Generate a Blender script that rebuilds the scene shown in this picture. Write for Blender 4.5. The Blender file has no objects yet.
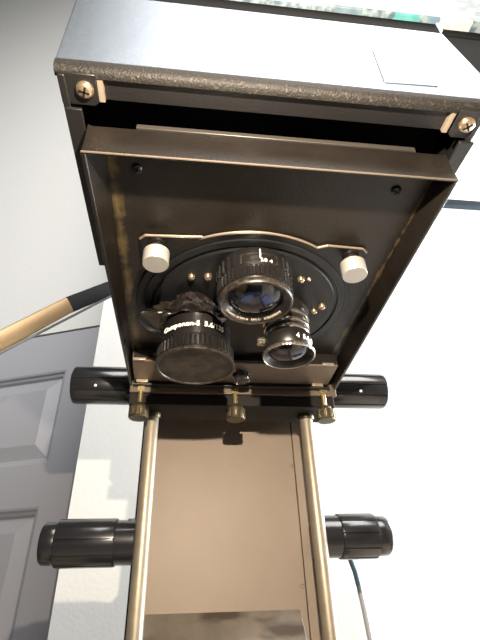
import bpy, bmesh, math, random
from mathutils import Vector, Matrix
from mathutils import noise as mn
PI = math.pi
S = bpy.context.scene
COL = S.collection
H = 1.33                      # camera height above the floor; all builders use metres from the camera foot at x=y=0

# ------------------------------------------------------------------ camera
cam_d = bpy.data.cameras.new('camera'); cam = bpy.data.objects.new('camera', cam_d); COL.objects.link(cam)
cam_d.sensor_fit = 'VERTICAL'; cam_d.sensor_height = 36; cam_d.lens = 454.0 / 640.0 * 36; cam_d.clip_start = 0.01
cx = Vector((0.99317001, -0.1129881, -0.0291035))
cdn = Vector((0.03812168, 0.54999043, -0.83430047))
cf = Vector((0.11027267, 0.82749273, 0.5505413))
m = Matrix((cx, -cdn, -cf)).transposed().to_4x4(); m.translation = Vector((0, 0, H))
cam.matrix_world = m
S.camera = cam

# ------------------------------------------------------------------ world, lights, exposure
S.view_settings.view_transform = 'Standard'; S.view_settings.look = 'None'
S.view_settings.gamma = 1; S.view_settings.use_curve_mapping = False; S.view_settings.exposure = 0
S.cycles.use_denoising = True
w = bpy.data.worlds.new('room_daylight'); S.world = w; w.use_nodes = True
bg = w.node_tree.nodes['Background']; bg.inputs[0].default_value = (0.85, 0.92, 1, 1); bg.inputs[1].default_value = 0.08

def area(name, loc, target, sx, sy, power, col):
    l = bpy.data.lights.new(name, 'AREA'); l.shape = 'RECTANGLE'; l.size = sx; l.size_y = sy; l.energy = power; l.color = col
    o = bpy.data.objects.new(name, l); COL.objects.link(o); o.location = loc
    o.rotation_euler = (Vector(target) - Vector(loc)).to_track_quat('-Z', 'Y').to_euler(); return o
area('skylight', (0.60, -0.9, H + 2.3), (0.05, 0.13, H + 0.28), 1.8, 1.2, 84, (1.0, 0.97, 0.93))
area('side_window_light', (1.80, 0.72, H + 0.45), (0.4, 0.86, H + 0.30), 0.26, 1.5, 150, (0.92, 0.96, 1.0))
sl = bpy.data.lights.new('door_wall_fill', 'SPOT'); sl.energy = 120; sl.spot_size = math.radians(92); sl.spot_blend = .6; sl.shadow_soft_size = .15; sl.color = (0.97, 0.975, 0.97)  # added fill spot to brighten the door wall, aimed clear of the enlarger
so_ = bpy.data.objects.new('door_wall_fill', sl); COL.objects.link(so_); so_.location = (-1.3, -0.9, H + 1.2)
so_.rotation_euler = (Vector((-0.9, 1.35, H + 1.9)) - so_.location).to_track_quat('-Z', 'Y').to_euler()
pl = bpy.data.lights.new('flash_lamp', 'POINT'); pl.energy = 17.5; pl.shadow_soft_size = 0.004; pl.color = (1.0, 0.86, 0.68)
po = bpy.data.objects.new('flash_lamp', pl); COL.objects.link(po); po.location = (0.020, 0.0, H + 0.145)

# ------------------------------------------------------------------ materials
def mat(name, col, rough=0.5, metal=0.0, noise=0.0, nscale=40, bump=0.0, bscale=300, col2=None, spec=0.5, emit=None, coat=0.0, rnoise=0.0, aniso=0.0):
    M = bpy.data.materials.new(name); M.use_nodes = True; nt = M.node_tree; b = nt.nodes['Principled BSDF']
    b.inputs['Base Color'].default_value = (*col, 1); b.inputs['Roughness'].default_value = rough
    b.inputs['Metallic'].default_value = metal; b.inputs['Specular IOR Level'].default_value = spec
    b.inputs['Coat Weight'].default_value = coat
    tc = nt.nodes.new('ShaderNodeTexCoord')
    if col2 or rnoise:
        n = nt.nodes.new('ShaderNodeTexNoise'); n.inputs['Scale'].default_value = nscale; n.inputs['Detail'].default_value = 6
        n.inputs['Roughness'].default_value = 0.65
        nt.links.new(tc.outputs['Object'], n.inputs['Vector'])
        if col2:
            r = nt.nodes.new('ShaderNodeValToRGB'); r.color_ramp.elements[0].position = 0.5 - noise; r.color_ramp.elements[1].position = 0.5 + noise
            r.color_ramp.elements[0].color = (*col, 1); r.color_ramp.elements[1].color = (*col2, 1)
            nt.links.new(n.outputs['Fac'], r.inputs['Fac']); nt.links.new(r.outputs['Color'], b.inputs['Base Color'])
        if rnoise:
            mr = nt.nodes.new('ShaderNodeMapRange'); mr.inputs['To Min'].default_value = rough - rnoise; mr.inputs['To Max'].default_value = rough + rnoise
            mr.inputs['From Min'].default_value = 0.3; mr.inputs['From Max'].default_value = 0.7
            nt.links.new(n.outputs['Fac'], mr.inputs['Value']); nt.links.new(mr.outputs['Result'], b.inputs['Roughness'])
    if bump:
        n2 = nt.nodes.new('ShaderNodeTexNoise'); n2.inputs['Scale'].default_value = bscale; n2.inputs['Detail'].default_value = 3
        nt.links.new(tc.outputs['Object'], n2.inputs['Vector'])
        bp = nt.nodes.new('ShaderNodeBump'); bp.inputs['Strength'].default_value = bump; bp.inputs['Distance'].default_value = 0.002
        nt.links.new(n2.outputs['Fac'], bp.inputs['Height']); nt.links.new(bp.outputs['Normal'], b.inputs['Normal'])
    if emit:
        b.inputs['Emission Color'].default_value = (*col, 1); b.inputs['Emission Strength'].default_value = emit
    return M

def scratched(name, base, rub, mask_fn, rough, metal=0.0, spec=0.5, bump=0.15):
    """painted metal with a rubbed-through zone; mask_fn builds a 0..1 mask from object coordinates"""
    M = mat(name, base, rough, metal, spec=spec, bump=bump, bscale=900, col2=tuple(c * 1.35 for c in base), noise=0.12, nscale=25, rnoise=0.03)
    nt = M.node_tree; b = nt.nodes['Principled BSDF']
    src = b.inputs['Base Color'].links[0].from_socket
    mask = mask_fn(nt)
    mx = nt.nodes.new('ShaderNodeMix'); mx.data_type = 'RGBA'; mx.inputs[7].default_value = (*rub, 1)
    nt.links.new(mask, mx.inputs[0]); nt.links.new(src, mx.inputs[6]); nt.links.new(mx.outputs[2], b.inputs['Base Color'])
    return M

def math_node(nt, op, a, b_=None):
    n = nt.nodes.new('ShaderNodeMath'); n.operation = op
    for i, v in enumerate((a, b_)):
        if v is None: continue
        if isinstance(v, (int, float)): n.inputs[i].default_value = v
        else: nt.links.new(v, n.inputs[i])
    return n.outputs[0]

def band_mask(nt, centre, width, axis='X', nsc=60, thr=0.5, soft=0.08):
    tc = nt.nodes.new('ShaderNodeTexCoord'); sp = nt.nodes.new('ShaderNodeSeparateXYZ'); nt.links.new(tc.outputs['Object'], sp.inputs[0])
    d = math_node(nt, 'ABSOLUTE', math_node(nt, 'SUBTRACT', sp.outputs[axis], centre))
    inside = math_node(nt, 'SUBTRACT', 1.0, math_node(nt, 'DIVIDE', d, width)); 
    n = nt.nodes.new('ShaderNodeTexNoise'); n.inputs['Scale'].default_value = nsc; n.inputs['Detail'].default_value = 5; n.inputs['Roughness'].default_value = .7
    nt.links.new(tc.outputs['Object'], n.inputs['Vector'])
    v = math_node(nt, 'ADD', inside, math_node(nt, 'MULTIPLY', math_node(nt, 'SUBTRACT', n.outputs['Fac'], 0.5), 3.0))
    mr = nt.nodes.new('ShaderNodeMapRange'); mr.inputs['From Min'].default_value = thr; mr.inputs['From Max'].default_value = thr + soft * 3
    nt.links.new(v, mr.inputs['Value']); return mr.outputs['Result']

BRONZE = (0.0125, 0.0098, 0.0076)
M_case = mat('grey_blue_crinkle_paint', (0.085, 0.105, 0.135), 0.27, 0.6, bump=0.10, bscale=1800, col2=(0.12, 0.145, 0.18), noise=0.15, nscale=900)
def edge_mask(nt): return band_mask(nt, 0.0, 0.02, 'Z', 500, 1.15, 0.2)
M_lip = scratched('dark_crinkle_paint_worn', (0.006, 0.005, 0.004), (0.07, 0.055, 0.035), edge_mask, 0.6, 0.0, spec=0.25, bump=0.35)
M_dark = mat('black_enamel', (0.006, 0.0055, 0.0055), 0.38, 0.0, bump=0.15, bscale=700)
M_black = mat('flat_black', (0.004, 0.004, 0.004), 0.8, 0.0, spec=0.1)
M_bronze = mat('bronze_black_enamel', BRONZE, 0.34, 0.25, bump=0.12, bscale=800, col2=(0.0155, 0.012, 0.0092), noise=0.15, nscale=30, rnoise=0.03)
M_flange = mat('bronze_flange_paint', (0.0070, 0.0054, 0.0043), 0.36, 0.2, bump=0.15, bscale=800, col2=(0.009, 0.007, 0.0055), noise=0.2, nscale=35, rnoise=0.1)
def seams(nt):
    a = band_mask(nt, -0.0935, 0.0060, 'X', 55, 0.30, 0.28)
    c = band_mask(nt, 0.1005, 0.0030, 'X', 60, 0.55, 0.06)
    return math_node(nt, 'MAXIMUM', a, math_node(nt, 'MULTIPLY', c, 0.8))
M_board = scratched('bronze_black_board', BRONZE, (0.10, 0.070, 0.030), seams, 0.30, 0.35)
M_plate = mat('turret_plate_black', (0.008, 0.007, 0.0065), 0.32, 0.3, bump=0.08, bscale=700)
M_disc = mat('turret_disc_slate', (0.009, 0.0095, 0.0105), 0.33, 0.3, bump=0.08, bscale=700, col2=(0.012, 0.0125, 0.0135), noise=.2, nscale=30)
M_edge = mat('worn_bright_edge', (0.42, 0.34, 0.26), 0.35, 0.7)
M_white = mat('brushed_aluminium', (0.36, 0.345, 0.32), 0.4, 0.5, bump=0.08, bscale=1500)
M_knobblk = mat('black_bakelite', (0.013, 0.013, 0.015), 0.24, 0.0, spec=0.6, coat=0.3)
M_rod = mat('satin_steel_rod', (0.26, 0.22, 0.165), 0.45, 0.5, col2=(0.30, 0.255, 0.195), noise=.15, nscale=60, rnoise=0.06)
M_brass = mat('aged_brass', (0.13, 0.105, 0.065), 0.38, 0.8, col2=(0.07, 0.055, 0.03), noise=.15, nscale=150)
M_brasspost = mat('polished_brass', (0.70, 0.55, 0.30), 0.25, 0.9)
M_screw = mat('bright_screw', (0.50, 0.38, 0.25), 0.25, 0.9)
M_panel = mat('tan_painted_metal', (0.205, 0.155, 0.117), 0.5, 0.1, bump=0.12, bscale=1200, col2=(0.222, 0.170, 0.128), noise=.2, nscale=20)
def stain(nt):
    tc = nt.nodes.new('ShaderNodeTexCoord'); mp = nt.nodes.new('ShaderNodeMapping'); mp.inputs['Scale'].default_value = (1, 2.2, 2.2)
    nt.links.new(tc.outputs['Object'], mp.inputs['Vector'])
    n = nt.nodes.new('ShaderNodeTexNoise'); n.inputs['Scale'].default_value = 16; n.inputs['Detail'].default_value = 3; nt.links.new(mp.outputs[0], n.inputs['Vector'])
    mr = nt.nodes.new('ShaderNodeMapRange'); mr.inputs['From Min'].default_value = 0.5; mr.inputs['From Max'].default_value = 0.62
    nt.links.new(n.outputs['Fac'], mr.inputs['Value']); return mr.outputs['Result']
M_ramp = scratched('stained_metal_plate', (0.15, 0.125, 0.10), (0.075, 0.06, 0.046), stain, 0.38, 0.2)
M_lens = mat('lens_black_anodised', (0.009, 0.008, 0.0075), 0.30, 0.2, spec=0.6, rnoise=0.06, nscale=80)
M_rim = mat('lens_rim_worn', (0.010, 0.008, 0.007), 0.4, 0.3, col2=(0.05, 0.038, 0.028), noise=.1, nscale=300)
M_silver = mat('lens_silver_band', (0.50, 0.45, 0.38), 0.22, 0.95)
M_glass = mat('coated_lens_glass', (0.006, 0.007, 0.016), 0.05, 0.0, spec=0.6, coat=0.2)
M_reflection = mat('blue_reflection_paint', (0.03, 0.045, 0.11), 0.08, 0.6)
M_dusty = mat('dusty_front_element', (0.004, 0.0035, 0.003), 0.5, 0.1, col2=(0.050, 0.037, 0.024), noise=.09, nscale=60, bump=0.12, bscale=300)
M_ink = mat('white_engraving', (0.85, 0.80, 0.70), 0.5)
M_tape = mat('shiny_black_tape', (0.008, 0.006, 0.005), 0.22, 0.0, spec=0.7, coat=0.5)
M_wall = mat('orange_peel_wall_paint', (0.72, 0.71, 0.68), 0.6, 0.0, bump=0.28, bscale=110)
M_wallw = mat('white_orange_peel_paint', (0.68, 0.675, 0.645), 0.6, 0.0, bump=0.10, bscale=140)
M_door = mat('pale_grey_door_paint', (0.40, 0.40, 0.43), 0.42, 0.0, bump=0.1, bscale=200)
M_floor = mat('beige_carpet', (0.20, 0.17, 0.135), 0.9, bump=0.5, bscale=500, col2=(0.24, 0.20, 0.16), noise=.2, nscale=300)
M_table = mat('light_laminate', (0.26, 0.20, 0.14), 0.45, col2=(0.30, 0.23, 0.16), noise=.2, nscale=10)
M_brassbar = mat('brushed_brass_bar', (0.27, 0.18, 0.095), 0.38, 0.8, bump=0.05, bscale=400)
M_sleeve = mat('black_sleeve', (0.006, 0.007, 0.009), 0.6, spec=0.15)
M_greyedge = mat('grey_moulding', (0.10, 0.10, 0.10), 0.5)
M_cable = mat('grey_cable', (0.32, 0.32, 0.32), 0.5)
M_cableb = mat('blue_cable_sleeve', (0.16, 0.24, 0.30), 0.5)
M_glasspane = mat('pane_glass', (0.9, 0.95, 1), 0.02); M_glasspane.node_tree.nodes['Principled BSDF'].inputs['Transmission Weight'].default_value = 1

# ------------------------------------------------------------------ mesh helpers (coordinates relative to the camera foot, z from camera height)
def box(bm, x0, x1, y0, y1, z0, z1, mi=0):
    vs = [bm.verts.new((x, y, z)) for z in (z0, z1) for y in (y0, y1) for x in (x0, x1)]
    for f in ((0, 2, 3, 1), (4, 5, 7, 6), (0, 1, 5, 4), (2, 6, 7, 3), (0, 4, 6, 2), (1, 3, 7, 5)):
        bm.faces.new([vs[i] for i in f]).material_index = mi
    return vs
def prism(bm, pts, lo, hi, axis='z', mi=0):
    def P(a, b, c): return {'z': (a, b, c), 'x': (c, a, b), 'y': (a, c, b)}[axis]
    A = [bm.verts.new(P(a, b, lo)) for a, b in pts]; B = [bm.verts.new(P(a, b, hi)) for a, b in pts]
    n = len(pts)
    for f in ([A[::-1], B] + [[A[i], A[(i + 1) % n], B[(i + 1) % n], B[i]] for i in range(n)]):
        bm.faces.new(f).material_index = mi
def lathe(bm, prof, c, axis='z', seg=48, rf=None, mi=0, a0=0, a1=2 * PI, cap=True):
    """prof: list of (radius, distance along axis); rf(angle, i) scales the radius"""
    rings = []; full = abs(a1 - a0 - 2 * PI) < 1e-6; N = seg if full else seg + 1
    for i, (r, h) in enumerate(prof):
        ring = []
        for k in range(N):
            a = a0 + (a1 - a0) * k / seg; rr = r * (rf(a, i) if rf else 1)
            u, v = rr * math.cos(a), rr * math.sin(a)
            p = {'z': (u, v, h), 'x': (h, u, v), 'y': (u, h, v)}[axis]
            ring.append(bm.verts.new((c[0] + p[0], c[1] + p[1], c[2] + p[2])))
        rings.append(ring)
    for i in range(len(rings) - 1):
        for k in range(seg if not full else N):
            k2 = (k + 1) % N
            if not full and k == seg: continue
            bm.faces.new((rings[i][k], rings[i][k2], rings[i + 1][k2], rings[i + 1][k])).material_index = mi
    if cap and full:
        for rg in (rings[0], rings[-1]):
            try: bm.faces.new(rg).material_index = mi
            except Exception: pass
def tube(bm, pts, r, seg=10, mi=0):
    pts = [Vector(p) for p in pts]; prev = None
    for i, p in enumerate(pts):
        t = (pts[min(i + 1, len(pts) - 1)] - pts[max(i - 1, 0)]).normalized()
        a = t.orthogonal().normalized() if prev is None else (prev[1] - t * prev[1].dot(t)).normalized()
        b = t.cross(a)
        ring = [bm.verts.new(p + r * (a * math.cos(2 * PI * k / seg) + b * math.sin(2 * PI * k / seg))) for k in range(seg)]
        if prev:
            for k in range(seg): bm.faces.new((prev[0][k], prev[0][(k + 1) % seg], ring[(k + 1) % seg], ring[k])).material_index = mi
        else: bm.faces.new(ring[::-1])
        prev = (ring, a)
    bm.faces.new(prev[0])
def NB(): return bmesh.new()
CTX = {'o': Vector((0, 0, 0))}
def obj(name, bm, mats, parent=None, smooth=None, bevel=0, label=None, seg=2):
    """one mesh object; vertices were written relative to the camera foot, so subtract the thing's origin"""
    if bevel:
        bmesh.ops.remove_doubles(bm, verts=bm.verts, dist=1e-6)
    bmesh.ops.recalc_face_normals(bm, faces=bm.faces)
    o0 = CTX['o']
    for v in bm.verts: v.co -= o0
    me = bpy.data.meshes.new(name); bm.to_mesh(me); bm.free()
    for mm in (mats if isinstance(mats, (list, tuple)) else [mats]): me.materials.append(mm)
    o = bpy.data.objects.new(name, me); COL.objects.link(o)
    if parent: o.parent = parent
    else: o.location = o0 + Vector((0, 0, H))
    if bevel:
        b = o.modifiers.new('bevel', 'BEVEL'); b.width = bevel; b.segments = seg; b.limit_method = 'ANGLE'; b.angle_limit = math.radians(40)
    if smooth or bevel:
        for p in me.polygons: p.use_smooth = True
        me.set_sharp_from_angle(angle=math.radians(smooth or 40))
    if label: o['label'] = label
    return o
def tag(o, label=None, cat=None, group=None, kind=None):
    if label: o['label'] = label
    if cat: o['category'] = cat
    if group: o['group'] = group
    if kind: o['kind'] = kind
    return o
def thing(name, origin, label, cat):
    CTX['o'] = Vector(origin); e = bpy.data.objects.new(name, None); e.empty_display_size = .05; COL.objects.link(e)
    e.location = CTX['o'] + Vector((0, 0, H)); return tag(e, label, cat)
def smoothstep(t): t = max(0, min(1, t)); return t * t * (3 - 2 * t)

# ------------------------------------------------------------------ the setting
def struct(name, bm, m_, **k):
    CTX['o'] = Vector((0, 0, 0)); return tag(obj(name, bm, m_, **k), kind='structure')
b = NB(); box(b, -1.9, 1.9, -2.2, 2.2, -H - .05, -H); struct('floor', b, M_floor)
b = NB(); box(b, -0.2094, 1.9, 0.93, 1.03, -H, 4.6); struct('wall_back', b, M_wallw)

# wall with the door runs off to the left, behind the end of the white wall
A = Vector((-0.254, 1.127, 0)); U = Vector((-0.936, 0.348, 0)).normalized(); NN = Vector((-U.y, U.x, 0))   # NN points into the room
if NN.dot(-A) < 0: NN = -NN
def W(s, d, z): return A + U * s + NN * d + Vector((0, 0, z))
def wbox(bm, s0, s1, d0, d1, z0, z1):
    vs = [bm.verts.new(W(s, d, z)) for z in (z0, z1) for d in (d0, d1) for s in (s0, s1)]
    for f in ((0, 2, 3, 1), (4, 5, 7, 6), (0, 1, 5, 4), (2, 6, 7, 3), (0, 4, 6, 2), (1, 3, 7, 5)): bm.faces.new([vs[i] for i in f])
DT = 0.715
b = NB(); wbox(b, -.2, 2.1, -.12, 0, DT, 4.6); wbox(b, -.2, -.034, -.12, 0, -H, DT); wbox(b, .794, 2.1, -.12, 0, -H, DT)
struct('wall_left', b, M_wall)
PAN = [(s0, s1, z0, z1) for (s0, s1) in ((.082, .335), (.425, .678)) for (z0, z1) in ((.333, .587), (-.45, .232), (-1.13, -.56))]
b = NB()
sx = [-.03, .082, .335, .425, .678, .79]; zs = [-H + .005, -1.13, -.56, -.45, .232, .333, .587, DT - .004]
for i in range(5):
    for j in range(7):
        if i in (1, 3) and j in (1, 3, 5): wbox(b, sx[i], sx[i + 1], -.045, -.022, zs[j], zs[j + 1])
        else: wbox(b, sx[i], sx[i + 1], -.045, -.004, zs[j], zs[j + 1])
bmesh.ops.remove_doubles(b, verts=b.verts, dist=1e-6)
CTX['o'] = Vector((0, 0, 0)); door = tag(obj('door_1', b, M_door), kind='structure')
for (s0, s1, z0, z1) in PAN:
    b = NB()
    def loop(e, d): return [b.verts.new(W(s, d, z)) for s, z in ((s0 + e, z0 + e), (s1 - e, z0 + e), (s1 - e, z1 - e), (s0 + e, z1 - e))]
    L = [loop(0, -.004), loop(.005, -.006), loop(.008, -.012), loop(.014, -.014), loop(.018, -.021), loop(.052, -.009)]
    for i in range(len(L) - 1):
        for k in range(4): b.faces.new((L[i][k], L[i][(k + 1) % 4], L[i + 1][(k + 1) % 4], L[i + 1][k]))
    b.faces.new(L[-1])
    obj('panel', b, M_door, door)
b = NB(); lathe(b, [(0.0, -.004), (.03, -.004), (.03, .003), (.012, .006), (.012, .03), (.027, .04), (.029, .055), (.02, .066), (0.0, .068)], (0, 0, 0), 'y', 24)
ang = math.atan2(NN.y, NN.x) - PI / 2
for v in b.verts: v.co = Matrix.Rotation(ang, 3, 'Z') @ v.co + W(.735, 0, -.42)
obj('door_knob', b, M_brass, door, smooth=40)

# right wall with the window that lights the white wall
b = NB(); box(b, 1.9, 2.0, -2.2, 1.03, -H, -.25); box(b, 1.9, 2.0, -2.2, 1.03, 1.35, 3.3)
box(b, 1.9, 2.0, -2.2, .52, -.25, 1.35); box(b, 1.9, 2.0, .92, 1.03, -.25, 1.35); struct('wall_right', b, M_wallw)
b = NB()
box(b, 1.88, 1.96, .52, .92, -.25, -.2); box(b, 1.88, 1.96, .52, .92, 1.3, 1.35); box(b, 1.88, 1.96, .52, .56, -.2, 1.3); box(b, 1.88, 1.96, .88, .92, -.2, 1.3)
box(b, 1.9, 1.95, .56, .88, .52, .56); struct('window_1', b, M_wallw)
CTX['o'] = Vector((0, 0, 0))
# dark rail on the white wall, right of the enlarger
b = NB(); box(b, .55, 1.5, .895, .915, 1.058, 1.082)
rl = obj('wall_rail', b, mat('slate_rail', (0.015, 0.022, 0.028), .8, spec=.2), bevel=.003); tag(rl, 'thin dark slate rail on the white wall right of the machine', 'rail')
CTX['o'] = Vector((0, 0, 0))
for x in (.6, 1.0, 1.42):
    b = NB(); box(b, x, x + .02, .91, .932, 1.06, 1.08); obj('bracket', b, M_dark, rl).location = (0, 0, 0)

# table and baseboard under the enlarger (below the frame)
T = -.60
tb = thing('table', (0.05, .35, -H), 'light laminate table that carries the enlarger', 'table')
b = NB(); box(b, -.55, .75, .02, .88, T - .03, T); obj('tabletop', b, M_table, tb, bevel=.004)
for x in (-.5, .66):
    for y in (.06, .8):
        b = NB(); box(b, x, x + .04, y, y + .04, -H, T - .03); obj('leg', b, M_dark, tb, bevel=.003)

# ------------------------------------------------------------------ the enlarger
E_O = (0.045, 0.45, T)
en = thing('enlarger', E_O, 'black photographic enlarger with lens turret on two steel rods', 'enlarger')
b = NB(); box(b, -.17, .27, .14, .70, T, T + .03); obj('baseboard', b, M_dark, en, bevel=.003)
# head housing: outline seen from the front, open below
prof = [(-.0728, .2345), (.1665, .2345), (.1735, .279), (.1612, .333), (-.0757, .333)]
b = NB()
def housing(bm):
    y0, y1, t = .132, .285, .0035
    prism(bm, [(-.0752, .2480), (.1682, .2480), (.1735, .279), (.1624, .3272), (-.0760, .3272)], y0, y0 + t, 'y')        # front
housing(b)
hs = obj('head_housing', b, M_case, en, bevel=.0008, label='front cover in pale sheen grey paint, seen from below')
b = NB(); bm = b; y0, y1, t = .132, .285, .0035
prism(bm, [(-.0735, .2390), (-.0697, .2390), (-.0720, .333), (-.0757, .333)], y0 + t, y1, 'y')
prism(bm, [(.1625, .2390), (.1665, .2390), (.1725, .279), (.1612, .333), (.157, .333), (.168, .279)], y0 + t, .250, 'y')
prism(bm, [(-.0728, y1), (-.0728, y1 - .004), (.1655, .2465), (.1665, .250)], .2390, .330)
prism(bm, [(-.0750, y0 + t), (.160, y0 + t), (.160, .248), (-.0750, y1)], .3295, .333)
obj('housing_side', b, M_dark, en, bevel=.0006)
b = NB(); prism(b, [(.1320, .2482), (.1321, .2450), (.1328, .2425), (.1345, .2412), (.1375, .2410), (.1375, .2482)], -.0752, .1680, 'x')
lp = obj('lower_edge', b, M_lip, hs, smooth=60, label='dark crinkled lower edge worn to bright metal')
for v in lp.data.vertices: v.co.z -= (.2420 - T)
lp.location = (0, 0, .2420 - T)
b = NB(); prism(b, [(.1061, .2556), (.1394, .2571), (.1394, .2935), (.1063, .2931)], .1315, .1322, 'y'); obj('cover_plate', b, M_case, hs, bevel=.0004)
# underside frame
b = NB(); box(b, -.066, .161, .1378, .1508, .2445, .2462); box(b, -.066, .161, .1491, .1508, .2462, .264); obj('front_rail', b, M_dark, en, bevel=.0004)
b = NB()
box(b, -.0722, -.0630, .152, .284, .2352, .2375); obj('side_rail', b, M_dark, en, bevel=.0004)
b = NB(); box(b, .1570, .1665, .152, .2485, .2352, .2375); obj('side_rail', b, M_dark, en, bevel=.0004)
b = NB(); prism(b, [(-.0712, .284), (-.0712, .276), (.160, .238), (.1650, .248)], .2376, .2390); obj('rear_rail', b, M_dark, en)
b = NB(); box(b, -.070, .163, .1525, .246, .268, .272); obj('inner_baffle', b, M_black, en)
def screw(name, c, r, parent, m_=None, down=True, ang=.5, dark=None):
    b = NB(); lathe(b, [(r, 0), (r, -.25 * r), (r * .85, -.5 * r), (r * .45, -.62 * r), (0.02 * r, -.66 * r)], c, 'z', 20)
    for k in range(2):
        a = ang + k * PI / 2; ca, sa = math.cos(a), math.sin(a); h = c[2] - .60 * r
        q = [(-.6, -.11), (.6, -.11), (.6, .11), (-.6, .11)]
        lo = [b.verts.new((c[0] + r * (x * ca - y * sa), c[1] + r * (x * sa + y * ca), h - .08 * r)) for x, y in q]
        hi = [b.verts.new((c[0] + r * (x * ca - y * sa), c[1] + r * (x * sa + y * ca), h + .2 * r)) for x, y in q]
        for f in [lo, hi[::-1]] + [[lo[i], lo[(i + 1) % 4], hi[(i + 1) % 4], hi[i]] for i in range(4)]: b.faces.new(f).material_index = 1
    return obj(name, b, [m_ or M_screw, M_black], parent, smooth=50)
for sgn, cx_, a, bb in ((-1, -.0604, -.0738, -.0540), (1, .1575, .1500, .1670)):
    b = NB(); prism(b, [(a, .1345), (bb, .1345), (bb, .1500), (bb + (-.002 if sgn < 0 else 0), .1520), (a + (.002 if sgn > 0 else 0), .1520), (a, .1500)], .2395, .2408)
    br = obj('corner_bracket', b, M_dark, en, bevel=.0004)
    screw('screw', (cx_, .1428, .2395), .0048, br, ang=.3 if sgn < 0 else .9)
for x in (-.0540, .1465):
    b = NB(); box(b, x, x + .0030, .1365, .1505, .2415, .2444); obj('brass_spacer', b, M_edge, en)

b = NB(); prism(b, [(.1620, .3325), (.2100, .3325), (.2100, .2950), (.1735, .2830)], .1360, .1480, 'y'); obj('side_shroud', b, M_black, en, bevel=.0006)
# lens stage: an inverted tray, board at z .214, lips at .2063
ZB, ZL = .2220, .2063
XL0, XL1, XR0, XR1 = -.0602, -.0588, .1503, .1622       # outer edge x at the front / at the rear
YF, YR = .1570, .4405
b = NB(); prism(b, [(-.0530, YF + .0035), (.1455, YF + .0035), (.1540, .4600), (-.0575, .4600)], ZB, ZB + .002); 
board = obj('lens_board', b, M_board, en)
b = NB()
prism(b, [(.1570, ZL), (.1586, ZL), (.1602, .2300), (.1584, .2312)], -.0600, .1503, 'x'); ff = obj('front_flange', b, M_flange, en, bevel=.0005)
b = NB(); tube(b, [(-.0598, .1571, .2064), (.1500, .1571, .2064)], .0006, 6); obj('painted_edge_light', b, mat('edge_highlight_paint', (.14, .11, .085), .4, .6), ff, label='painted highlight along the lower edge')  # pale strip paints the light that the flange's bevelled edge catches
b = NB(); box(b, -.0345, .1330, .1600, .1640, .2350, .2385); obj('flange_strip', b, mat('warm_grey_strip', (.035, .030, .026), .4, .3), en, bevel=.0004)
def side(xa0, xa1, xi0, xi1):
    bm = NB(); cs = []
    for xo, xi, y in ((xa0, xi0, YF + .001), (xa1, xi1, YR + .02)):
        s_ = 1 if xo > xi else -1
        cs.append([bm.verts.new(p) for p in ((xo, y, ZL), (xo - s_ * .0022, y, ZL), (xi, y, ZB + .0005), (xi, y, ZB + .003), (xo, y, .2320))])
    n = 5
    bm.faces.new(cs[0]); bm.faces.new(cs[1][::-1])
    for i in range(n): bm.faces.new((cs[0][i], cs[0][(i + 1) % n], cs[1][(i + 1) % n], cs[1][i]))
    return bm
obj('side_flange', side(XL0, XL1, -.0500, -.0560), M_flange, en, bevel=.0004)
obj('side_flange', side(XR0, XR1, .1450, .1545), M_flange, en, bevel=.0004)
for c in ((-.0339, .1776, ZB), (.1255, .1797, ZB)): screw('board_screw', c, .0032, en, M_dark)
b = NB()
for x0, x1, y0, y1 in ((-.03, .12, .1610, .44),): box(b, x0 - .018, x1 + .02, y0 + .003, y1, ZB + .002, .234)
obj('stage_box', b, M_black, en)

# turret: eared plate and inner disc
TC = (.0446, .3102); TR = .0880
b = NB()
pts = []
aL = math.asin((.2593 - TC[1]) / TR); 
pts += [(-.0358, .2562), (-.0358, .2350), (-.0322, .2313), (.0067, .2298)]
for k in range(25):
    a = math.radians(-118 + 58 * k / 24); pts.append((TC[0] + TR * math.cos(a), TC[1] + TR * math.sin(a)))
pts += [(.0960, .2311), (.1219, .2324), (.1257, .2360), (.1257, .2562)]
for k in range(56):
    a = math.radians(-34 + 248 * k / 55); pts.append((TC[0] + TR * math.cos(a), TC[1] + TR * math.sin(a)))
prism(b, pts, ZB - .0031, ZB); plate = obj('turret_plate', b, M_plate, en, bevel=.0004)
b = NB()
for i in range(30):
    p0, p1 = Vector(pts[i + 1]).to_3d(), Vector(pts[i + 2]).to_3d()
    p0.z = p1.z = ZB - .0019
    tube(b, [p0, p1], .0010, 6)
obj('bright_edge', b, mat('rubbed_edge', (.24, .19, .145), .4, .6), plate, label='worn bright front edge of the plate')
b = NB(); lathe(b, [(.0747, -.0032), (.0747, -.0050), (.0739, -.0056), (.0010, -.0056)], (TC[0] + .0010, TC[1], ZB), seg=96); disc = obj('turret_disc', b, M_disc, en, smooth=30)
ZD = ZB - .0056
b = NB(); lathe(b, [(.0830, -.0032), (.0830, -.0041), (.0825, -.0044), (.0773, -.0044), (.0768, -.0032)], (TC[0] + .0010, TC[1], ZB), seg=96, cap=False)
obj('guide_ring', b, M_disc, en, smooth=30)
for c in ((-.0241, .2376), (.1146, .2386)):
    b = NB(); lathe(b, [(.0062, .2189), (.0062, .2163), (.0054, .2163), (.0054, .2105)], (c[0], c[1], 0), seg=28)
    kn = obj('white_knob', b, M_plate, en, smooth=40, label='bright aluminium round knob on a short black collar')
    b = NB(); lathe(b, [(.0041, .2112), (.0083, .2112), (.0089, .2106), (.0089, .2007), (.0085, .2000), (.0010, .2000)], (c[0], c[1], 0), seg=48)
    obj('knob_cap', b, M_white, kn, smooth=35)
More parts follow.
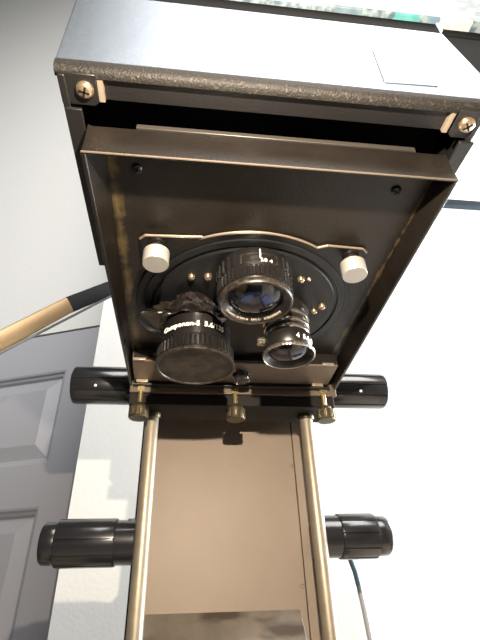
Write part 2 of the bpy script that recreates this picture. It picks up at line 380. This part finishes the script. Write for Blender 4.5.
for c, r in (((.0002, .2680), .0027), ((.0124, .2669), .0031), ((.0833, .2649), .0029), ((.0895, .2645), .0018), ((.1040, .3063), .0027), ((.1090, .2987), .0031)):
    b = NB(); lathe(b, [(r, ZD), (r, ZD - r * .5187), (r * .8299, ZD - r * .9855), (r * .4150, ZD - r * 1.1930), (r * .0519, ZD - r * 1.2449)], (c[0], c[1], 0), seg=20)
    obj('stud', b, M_screw, en, smooth=60)

# lenses -------------------------------------------------------
def ribs(n, depth, only=None, duty=.5):
    def f(a, i):
        if only is not None and i not in only: return 1
        return 1 + (depth if ((a * n / (2 * PI)) % 1.0) < duty else 0)
    return f
def text_on_barrel(txt, size, cx_, cy_, z, r, a_mid, parent, m_=M_ink, name='engraved_text', ring=None, depth=.0002, label=None):
    """letters wrapped round a vertical barrel (facing out) or, with ring, laid on the flat front ring facing down"""
    cu = bpy.data.curves.new('t', 'FONT'); cu.body = txt; cu.size = size; cu.align_x = 'CENTER'; cu.extrude = depth; cu.offset = size * .016; cu.resolution_u = 3
    o = bpy.data.objects.new('t', cu); COL.objects.link(o)
    bpy.context.view_layer.update()
    me = bpy.data.meshes.new_from_object(o.evaluated_get(bpy.context.evaluated_depsgraph_get()))
    bpy.data.objects.remove(o); b = bmesh.new(); b.from_mesh(me)
    for v in b.verts:
        x, y, e = v.co
        if ring is None:
            a = a_mid + x / r; rr = r + e
            v.co = Vector((cx_ + rr * math.cos(a), cy_ + rr * math.sin(a), z + y))
        else:
            a = a_mid + x / ring; rr = ring - y
            v.co = Vector((cx_ + rr * math.cos(a), cy_ + rr * math.sin(a), z - e))
    ob = obj(name, b, m_, parent, label=label)
    return ob
FRONT = -PI / 2
# large lens, left, with dusty front
c = c1 = (.0058, .3252)
b = NB(); lathe(b, [(.0225, ZD), (.0225, .2100), (.0262, .2090), (.0262, .2055), (.0270, .2045), (.0284, .2030), (.0284, .1848), (.0294, .1838), (.0300, .1825), (.0300, .1715)], (c[0], c[1], 0), seg=72, cap=False)
l1 = obj('enlarging_lens', b, M_lens, en, smooth=35, label='largest lens, left, black with dusty front and lettering round its barrel')
b = NB(); lathe(b, [(.0297, .1826), (.0297, .1818), (.0297, .1732), (.0297, .1724)], (c[0], c[1], 0), seg=208, rf=ribs(52, .045, (1, 2), .55)); obj('grip_ring', b, M_lens, l1)
b = NB(); lathe(b, [(.0300, .1722), (.0312, .1712), (.0316, .1700), (.0315, .1690), (.0305, .1687), (.0296, .1690), (.0290, .1702)], (c[0], c[1], 0), seg=80, cap=False); obj('front_rim', b, M_rim, l1, smooth=35)
b = NB(); lathe(b, [(.0292, .1698), (.0260, .1697), (.0180, .1695), (.0100, .1693), (.0010, .1692)], (c[0], c[1], 0), seg=64); obj('front_glass', b, M_dusty, l1, smooth=40, label='dusty dull front element')
text_on_barrel('Componon-S  5.6/135', .0062, c[0], c[1], .1910, .0286, FRONT - .12, l1)
# middle lens
c = (.0456, .2568)
b = NB(); lathe(b, [(.0226, ZD), (0.0226, 0.2162), (0.0256, 0.2152), (0.0264, 0.2136), (0.0264, 0.1980), (0.0261, 0.1975), (0.0261, 0.1882), (0.0254, 0.1871)], (c[0], c[1], 0), seg=72, cap=False)
l2 = obj('enlarging_lens', b, M_lens, en, smooth=35, label='middle lens nearest the front flange, ribbed grip and blue coated glass')
b = NB(); lathe(b, [(0.0261, 0.2121), (0.0261, 0.2115), (0.0261, 0.2013), (0.0261, 0.2006)], (c[0], c[1], 0), seg=240,
               rf=lambda a, i: 1 + (.055 if i in (1, 2) and ((a * 30 / (2 * PI)) % 1) < .5 and abs(math.atan2(math.sin(a - FRONT), math.cos(a - FRONT))) > .62 else 0))
obj('upper_grip_ring', b, M_lens, l2)
b = NB(); lathe(b, [(0.0262, 0.1991), (0.0262, 0.1986), (0.0262, 0.1900), (0.0262, 0.1895)], (c[0], c[1], 0), seg=240, rf=ribs(48, .045, (1, 2), .5)); obj('grip_ring', b, M_lens, l2)
b = NB()
for (a0, a1, z0, z1) in ((-.50, .50, .2086, .2079), (-.50, .50, .2010, .2003), (-.50, -.46, .2086, .2003), (.46, .50, .2086, .2003)):
    lathe(b, [(.0262, z0), (.0270, z0), (.0270, z1), (.0262, z1)], (c[0], c[1], 0), seg=12, a0=FRONT + a0, a1=FRONT + a1)
obj('scale_frame', b, M_rim, l2)
b = NB(); box(b, c[0] + .0000, c[0] + .0009, c[1] - .0272, c[1] - .0258, .2045, .2120); obj('index_mark', b, M_ink, l2)
text_on_barrel('2.8  4', .0038, c[0], c[1], .2015, .0268, FRONT + .18, l2)
b = NB(); lathe(b, [(0.0256, 0.1892), (0.0265, 0.1876), (0.0265, 0.1852), (0.0259, 0.1842), (0.0247, 0.1840), (0.0241, 0.1846)], (c[0], c[1], 0), seg=80, cap=False); obj('front_rim', b, M_rim, l2, smooth=35)
b = NB(); lathe(b, [(0.0242, 0.1847), (0.0194, 0.1882), (0.0189, 0.1892)], (c[0], c[1], 0), seg=64, cap=False); obj('name_ring', b, M_lens, l2, smooth=35)
b = NB(); lathe(b, [(0.0190, 0.1892), (0.0178, 0.1884), (0.0145, 0.1867), (0.0108, 0.1856), (0.0054, 0.1847), (0.0009, 0.1845)], (c[0], c[1], 0), seg=64); obj('front_glass', b, M_glass, l2, smooth=60, label='curved glass with a blue sheen')
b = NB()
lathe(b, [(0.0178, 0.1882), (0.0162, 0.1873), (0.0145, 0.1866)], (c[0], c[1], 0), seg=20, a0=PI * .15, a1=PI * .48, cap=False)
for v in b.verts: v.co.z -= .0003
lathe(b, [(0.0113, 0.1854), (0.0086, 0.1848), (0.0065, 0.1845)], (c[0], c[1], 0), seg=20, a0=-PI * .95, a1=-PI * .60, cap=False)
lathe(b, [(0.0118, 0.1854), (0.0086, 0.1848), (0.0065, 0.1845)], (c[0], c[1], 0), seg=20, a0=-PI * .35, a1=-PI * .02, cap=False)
obj('painted_reflection', b, M_reflection, l2, smooth=60)  # blue arcs are reflections painted onto the front glass
t_ = text_on_barrel('COMPONON   1:2.8/50   MADE IN GERMANY', .0026, c[0], c[1], .1860, 1, PI / 2, l2, name='ring_text', m_=mat('dim_engraving', (.20, .17, .13), .5), ring=.0230, depth=.0008)
# small lens, right
c = (.0789, .3077)
b = NB(); lathe(b, [(.0200, ZD), (.0200, .2125), (.0170, .2115), (.0170, .1890), (.0186, .1882), (.0192, .1870), (.0192, .1765), (.0186, .1755), (.0196, .1745)], (c[0], c[1], 0), seg=64, cap=False)
l3 = obj('enlarging_lens', b, M_lens, en, smooth=35, label='smallest lens, right, with silver bands and glossy dark glass')
for z0, r0 in ((.2060, .0192), (.1985, .0188), (.1925, .0184)):
    b = NB(); lathe(b, [(.0170, z0), (r0, z0 - .0004), (r0 + .0002, z0 - .0026), (r0 - .0003, z0 - .0036), (.0170, z0 - .0040)], (c[0], c[1], 0), seg=64, cap=False); obj('silver_band', b, M_silver, l3, smooth=40)
b = NB(); lathe(b, [(.0188, .1752), (.0206, .1742), (.0208, .1728), (.0206, .1716), (.0200, .1712), (.0195, .1718)], (c[0], c[1], 0), seg=160, rf=ribs(40, .012, (1, 2), .5), cap=False); obj('front_rim', b, M_silver, l3, smooth=25)
b = NB(); lathe(b, [(.0196, .1717), (.0160, .1752), (.0155, .1757)], (c[0], c[1], 0), seg=64, cap=False); obj('name_ring', b, M_lens, l3, smooth=35)
b = NB(); lathe(b, [(.0156, .1757), (.0138, .1743), (.0105, .1730), (.0050, .1719), (.0006, .1716)], (c[0], c[1], 0), seg=64); obj('front_glass', b, M_glass, l3, smooth=60, label='glossy dark curved glass')
text_on_barrel('4  5.6  8', .0058, c[0], c[1], .1785, .0194, FRONT + .62, l3)
b = NB(); lathe(b, [(.0030, 0), (.0034, .001), (.0034, .006), (.0028, .007)], (c[0] - .0250, c[1], .1850), 'x', seg=24, rf=ribs(12, .12, (1, 2))); obj('stop_lever', b, M_silver, l3)
# crumpled tape round the base of the large lens
b = NB()
na, nz = 44, 18; g = []
for i in range(nz + 1):
    row = []
    for k in range(na + 1):
        s_ = k / na; t = i / nz
        a = math.radians(-188 + 140 * s_)
        lump = .0190 * math.exp(-((s_ - .16) / .20) ** 2) * math.sin(PI * min(1, t * .95 + .12)) + .0150 * math.exp(-((s_ - .66) / .2) ** 2) * math.sin(PI * t)
        fold = .0110 * (abs(mn.noise(Vector((s_ * 5.5, t * 2.6, 1.3)))) - .2) + .0060 * (abs(mn.noise(Vector((s_ * 11 + 3, t * 5, 7.1)))) - .2)
        r = .0275 + lump + fold * min(1, t * 3)
        z = ZD - .0002 - t * (.0150 + .0035 * math.sin(s_ * 7 + .6)) - .0022 * mn.noise(Vector((s_ * 6, 0, 3.0))) * t
        row.append(b.verts.new((c1[0] + r * math.cos(a) * 1.05, c1[1] + r * math.sin(a), z)))
    g.append(row)
for i in range(nz):
    for k in range(na): b.faces.new((g[i][k], g[i][k + 1], g[i + 1][k + 1], g[i + 1][k]))
tp = obj('tape', b, M_tape, l1, smooth=24, label='crumpled shiny black tape wrapped behind the large lens')
so = tp.modifiers.new('thick', 'SOLIDIFY'); so.thickness = .0006

# rear of the stage: ridges, cross bar, locking knob, thumb screws
b = NB()
prism(b, [(-.0515, .3890), (.1490, .3890), (.1495, .3915), (-.0520, .3915)], .2110, ZB); obj('rear_ridge', b, M_flange, en, bevel=.0005)
b = NB(); prism(b, [(-.0530, .3920), (.1500, .3920), (.1515, .4350), (-.0545, .4350)], .2095, ZB); obj('rear_strip', b, mat('bare_brown_strip', (.16, .12, .088), .4, .3, rnoise=.05), en, bevel=.0005)
for x in (-.046, .139):
    b = NB(); box(b, x - .006, x + .006, .3880, .3905, .2085, .2112); obj('stop_tab', b, M_edge, en, bevel=.0004)
    b = NB(); box(b, x - .006, x + .006, .4310, .4345, .2062, .2094); obj('stop_tab', b, M_edge, en, bevel=.0004)
b = NB(); tube(b, [(-.055, .4372, .2065), (.153, .4372, .2065)], .0022, 10); obj('slide_rod', b, M_flange, en, smooth=50)
b = NB(); box(b, -.0588, .1615, .4405, .4445, .1990, .2300); obj('bar_front_edge', b, mat('bar_edge_paint', (.13, .10, .072), .4, .3), en, bevel=.0006)
b = NB(); box(b, -.0590, .1590, .4447, .4900, .1875, .2300); obj('cross_bar', b, mat('matt_black_bar', (.010, .0080, .0065), .6, 0, spec=.2), en, bevel=.0008)
b = NB(); lathe(b, [(.0035, .2172), (.0035, .2070), (.0075, .2065), (.0082, .2050), (.0082, .1985), (.0070, .1975), (.003, .1973)], (.0535, .4080, 0), seg=96, rf=ribs(8, .10, (2, 3, 4, 5), .5)); obj('lock_knob', b, M_knobblk, en, smooth=40)
for x, y in ((-.0470, .4395), (.0505, .4395), (.1460, .4395)):
    b = NB(); box(b, x - .0035, x + .0035, y - .002, .4410, .1985, .2050); lathe(b, [(.0026, .1990), (.0026, .1850), (.0055, .1845), (.0055, .1835), (.001, .1835)], (x, y, 0), seg=24)
    p = obj('thumb_screw', b, M_brasspost, en, smooth=40)
    b = NB(); lathe(b, [(.0050, .1860), (.0068, .1845), (.0076, .1815), (.0098, .1808), (.0098, .1715), (.0090, .1700), (.0012, .1698)], (x, y, 0), seg=144, rf=ribs(36, .035, (3, 4), .5)); obj('knurled_head', b, M_brass, p, smooth=30)
# guide rods and collars
for x in (-.0358, .1326):
    b = NB(); lathe(b, [(.0071, T + .03), (.0071, .1880)], (x, .4700, 0), seg=40); rd = obj('guide_rod', b, M_rod, en, smooth=40)
    b = NB(); lathe(b, [(.0078, .1874), (.0092, .1872), (.0092, .1835), (.0084, .1822), (.0072, .1822)], (x, .4700, 0), seg=40); obj('collar', b, M_brass, rd, smooth=35)
# column behind the rods
b = NB(); box(b, -.0510, .1545, .5400, .6200, T + .03, .4600); obj('column', b, M_dark, en, bevel=.002)
b = NB(); box(b, -.0345, .1300, .5345, .5398, -.1200, .2700); pn = obj('column_panel', b, M_panel, en, bevel=.0006, label='tan painted flat panel between the rods')
for c in ((.1265, .534, .027), (.127, .534, .150)):
    b = NB(); lathe(b, [(.0024, 0), (.0024, -.0006), (.0018, -.0009), (.0016, -.0003), (.0003, -.0003)], (c[0], .5345, c[2]), 'y', seg=20); obj('rivet', b, M_panel, pn)
b = NB(); box(b, .1305, .1440, .5330, .5398, T + .05, .2700); obj('panel_flange', b, M_panel, en, bevel=.0006)
b = NB(); prism(b, [(.5342, .0070), (.5342, -.1200), (.4450, -.1200)], -.0345, .1225, 'x'); obj('apron_plate', b, M_ramp, en, bevel=.0006, label='darker stained plate sloping forward below the tan panel')
b = NB(); box(b, -.0345, .1225, .4450, .5400, -.1250, -.1200); obj('apron_base', b, M_dark, en)
b = NB(); box(b, -.0500, -.0420, .4900, .5420, .2040, .2600); box(b, .1480, .1560, .4900, .5420, .2040, .2600); box(b, -.0500, .1560, .4900, .5340, .2560, .2620); obj('carriage', b, M_dark, en, bevel=.001)
b = NB(); box(b, -.045, .145, .286, .600, .2620, .3300); obj('head_arm', b, M_dark, en, bevel=.002)
# side knobs
def flute(n, depth, w, ids):
    def f(a, i):
        if i not in ids: return 1
        t = (a * n / (2 * PI)) % 1.0
        return 1 - (depth if t < w else 0)
    return f
def knob(x_in, x_out, yz, r, cap, name, lab):
    s_ = 1 if x_out > x_in else -1; L = abs(x_out - x_in)
    def X(t): return x_in + s_ * t
    b = NB()
    if cap:   # collar, fluted body, narrower end cap
        lathe(b, [(r * .3, X(0)), (r * .93, X(0)), (r * .93, X(.0175))], (0, *yz), 'x', 72)
        k = obj(name, b, M_knobblk, en, smooth=35, label=lab)
        b = NB(); lathe(b, [(r * .9, X(.0170)), (r * .98, X(.0175)), (r, X(.0190)), (r, X(L - .0150)), (r * .98, X(L - .0135)), (r * .9, X(L - .013))], (0, *yz), 'x', 168, rf=flute(10, .06, .09, (1, 2, 3, 4))); obj('fluted_grip', b, M_knobblk, k, smooth=30)
        b = NB(); lathe(b, [(r * .86, X(L - .0140)), (r * .88, X(L - .0130)), (r * .88, X(L - .0020)), (r * .82, X(L)), (r * .1, X(L))], (0, *yz), 'x', 72); obj('end_cap', b, M_knobblk, k, smooth=35)
    else:
        lathe(b, [(r * .3, X(0)), (r * .93, X(0)), (r * .97, X(.004)), (r, X(.0055)), (r, X(L - .004)), (r * .97, X(L - .0015)), (r * .90, X(L)), (r * .1, X(L))], (0, *yz), 'x', 168, rf=flute(10, .06, .10, (3, 4)))
        k = obj(name, b, M_knobblk, en, smooth=30, label=lab)
        b = NB(); a = math.radians(205) if s_ < 0 else math.radians(205)
        p = (x_in + s_ * L * .58, yz[0] + r * math.cos(a), yz[1] + r * math.sin(a))
        lathe(b, [(.0016, -.0010), (.0016, .0006), (.0010, .0009), (.0002, .0009)], (0, 0, 0), 'y', 16)
        for v in b.verts: v.co = Matrix.Rotation(a - PI, 3, 'X') @ Vector((v.co.x, -v.co.y, v.co.z)) + Vector(p)
        obj('set_screw', b, M_ink, k, smooth=40)
    return k
knob(-.0640, -.1330, (.510, .2380), .0225, False, 'focus_knob', 'upper left black knob with one pale set screw')
knob(.1600, .2480, (.510, .2380), .0220, False, 'focus_knob', 'upper right black knob with one set screw and blue reflections')
knob(-.0440, -.1290, (.490, .0650), .0212, True, 'elevation_knob', 'lower left long black knob with narrower end cap')
knob(.1400, .2085, (.490, .0675), .0212, True, 'elevation_knob', 'lower right black knob with narrower end cap')
for z, x0, x1, y in ((.2380, -.0640, .1610, .510), (.0665, -.0440, -.0440 + .006, .490), (.0665, .136, .141, .490)):
    b = NB(); tube(b, [(x0 + .0005, y, z), (x1 - .0005, y, z)], .006, 16); obj('axle', b, M_dark, en, smooth=50)
for x0, x1 in ((-.052, -.042), (.1395, .1490)):
    b = NB(); box(b, x0, x1, .482, .545, .050, .085); obj('axle_bracket', b, M_dark, en, bevel=.001)
# cable behind the right side
b = NB(); tube(b, [(.150, .60, .085), (.185, .61, .090), (.205, .61, .070), (.2120, .61, .045), (.2140, .61, .030)], .0036, 10); cb = obj('cable', b, M_cableb, en, smooth=60, label='thin pale cable with a blue sleeve at its upper end')
b = NB(); tube(b, [(.2140, .61, .030), (.2165, .61, .005), (.2185, .61, -.030), (.2190, .61, -.12), (.215, .62, -.35), (.21, .64, T + .035), (.24, .72, T + .006), (.30, .80, T + .004)], .0034, 10); obj('cable_lower', b, M_cable, cb, smooth=60)

# ------------------------------------------------------------------ things on and behind the head
ob = thing('control_box', (.05, .20, .333), 'black slab casing lying on top of the enlarger head', 'box')
b = NB(); box(b, -.078, .1635, .1335, .2800, .3336, .3444); box(b, -.0765, .1622, .1325, .1350, .3275, .3337); obj('casing', b, M_black, ob, bevel=.001)
b = NB(); box(b, .1642, .2200, .1360, .2800, .3340, .3444); obj('side_ledge', b, M_black, ob, bevel=.001)
b = NB(); box(b, .1634, .1646, .1325, .1345, .3325, .3440); obj('bright_clip', b, mat('pale_blue_clip', (.35, .55, .65), .3), ob)
# printed carton
def carton_mat():
    M = mat('printed_carton', (.62, .70, .74), .5); nt = M.node_tree; bs = nt.nodes['Principled BSDF']
    tc = nt.nodes.new('ShaderNodeTexCoord'); sp = nt.nodes.new('ShaderNodeSeparateXYZ'); nt.links.new(tc.outputs['Object'], sp.inputs[0])
    n = nt.nodes.new('ShaderNodeTexNoise'); n.inputs['Scale'].default_value = 150; n.inputs['Detail'].default_value = 5; nt.links.new(tc.outputs['Object'], n.inputs['Vector'])
    r = nt.nodes.new('ShaderNodeValToRGB'); e = r.color_ramp.elements; e[0].position = .42; e[0].color = (.05, .08, .10, 1); e[1].position = .58; e[1].color = (.17, .21, .23, 1)
    nt.links.new(n.outputs['Fac'], r.inputs['Fac'])
    last = r.outputs['Color']
    for x, wd, c3 in ((.062, .009, (.05, .24, .24)), (.083, .006, (.10, .16, .22)), (.098, .012, (.4, .42, .42)), (.020, .010, (.08, .12, .15))):
        d = math_node(nt, 'LESS_THAN', math_node(nt, 'ABSOLUTE', math_node(nt, 'SUBTRACT', math_node(nt, 'SUBTRACT', sp.outputs['X'], math_node(nt, 'MULTIPLY', sp.outputs['Z'], -.45)), x)), wd)
        mx = nt.nodes.new('ShaderNodeMix'); mx.data_type = 'RGBA'; mx.inputs[7].default_value = (*c3, 1)
        nt.links.new(math_node(nt, 'MULTIPLY', d, .75), mx.inputs[0]); nt.links.new(last, mx.inputs[6]); last = mx.outputs[2]
    nt.links.new(last, bs.inputs['Base Color']); return M
CTX['o'] = Vector((.08, .20, .345))
b = NB(); box(b, -.060, .230, .1300, .2700, .3452, .4300)
tag(obj('printed_carton', b, carton_mat(), bevel=.001), 'pale blue and teal printed box above the bright front cover', 'box')

# brass arm with a black sleeve, left of the enlarger
def bar_between(p, q, wd, ht, m_, name, parent, y_shift=0):
    b = NB(); p, q = Vector(p), Vector(q); t = (q - p).normalized(); up = Vector((0, 0, 1)); up = (up - t * up.dot(t)).normalized(); sd = t.cross(up)
    rings = []
    for P_ in (p, q): rings.append([b.verts.new(P_ + up * (z * ht) + sd * (s * wd)) for s, z in ((-.5, -.5), (-.5, .42), (-.38, .5), (.38, .5), (.5, .42), (.5, -.5))])
    b.faces.new(rings[0]); b.faces.new(rings[1][::-1])
    for i in range(6): b.faces.new((rings[0][i], rings[0][(i + 1) % 6], rings[1][(i + 1) % 6], rings[1][i]))
    return obj(name, b, m_, parent, bevel=.0008)
P0 = Vector((-.1763, .562, .3880)); P1 = Vector((-.1367, .60, .4455))
dr = (P1 - P0).normalized()
Pf = Vector((-.2263, .5, .2889)) + (Vector((-.2263, .5, .2889)) - P0) * 1.5; dr = (P1 - P0).normalized(); Pb = P1 + dr * .09
ar = thing('support_arm', tuple(Pf), 'slanting brass bar with a black sleeve left of the enlarger head', 'arm')
bar_between(Pf, P0, .012, .0230, M_brassbar, 'brass_bar', ar)
bar_between(P0, Pb, .0125, .0230, M_sleeve, 'black_sleeve', ar)
off = Vector((0, -.001, -.0122))
bar_between(Pf + off, Pb + off, .012, .0035, M_greyedge, 'grey_moulding', ar)
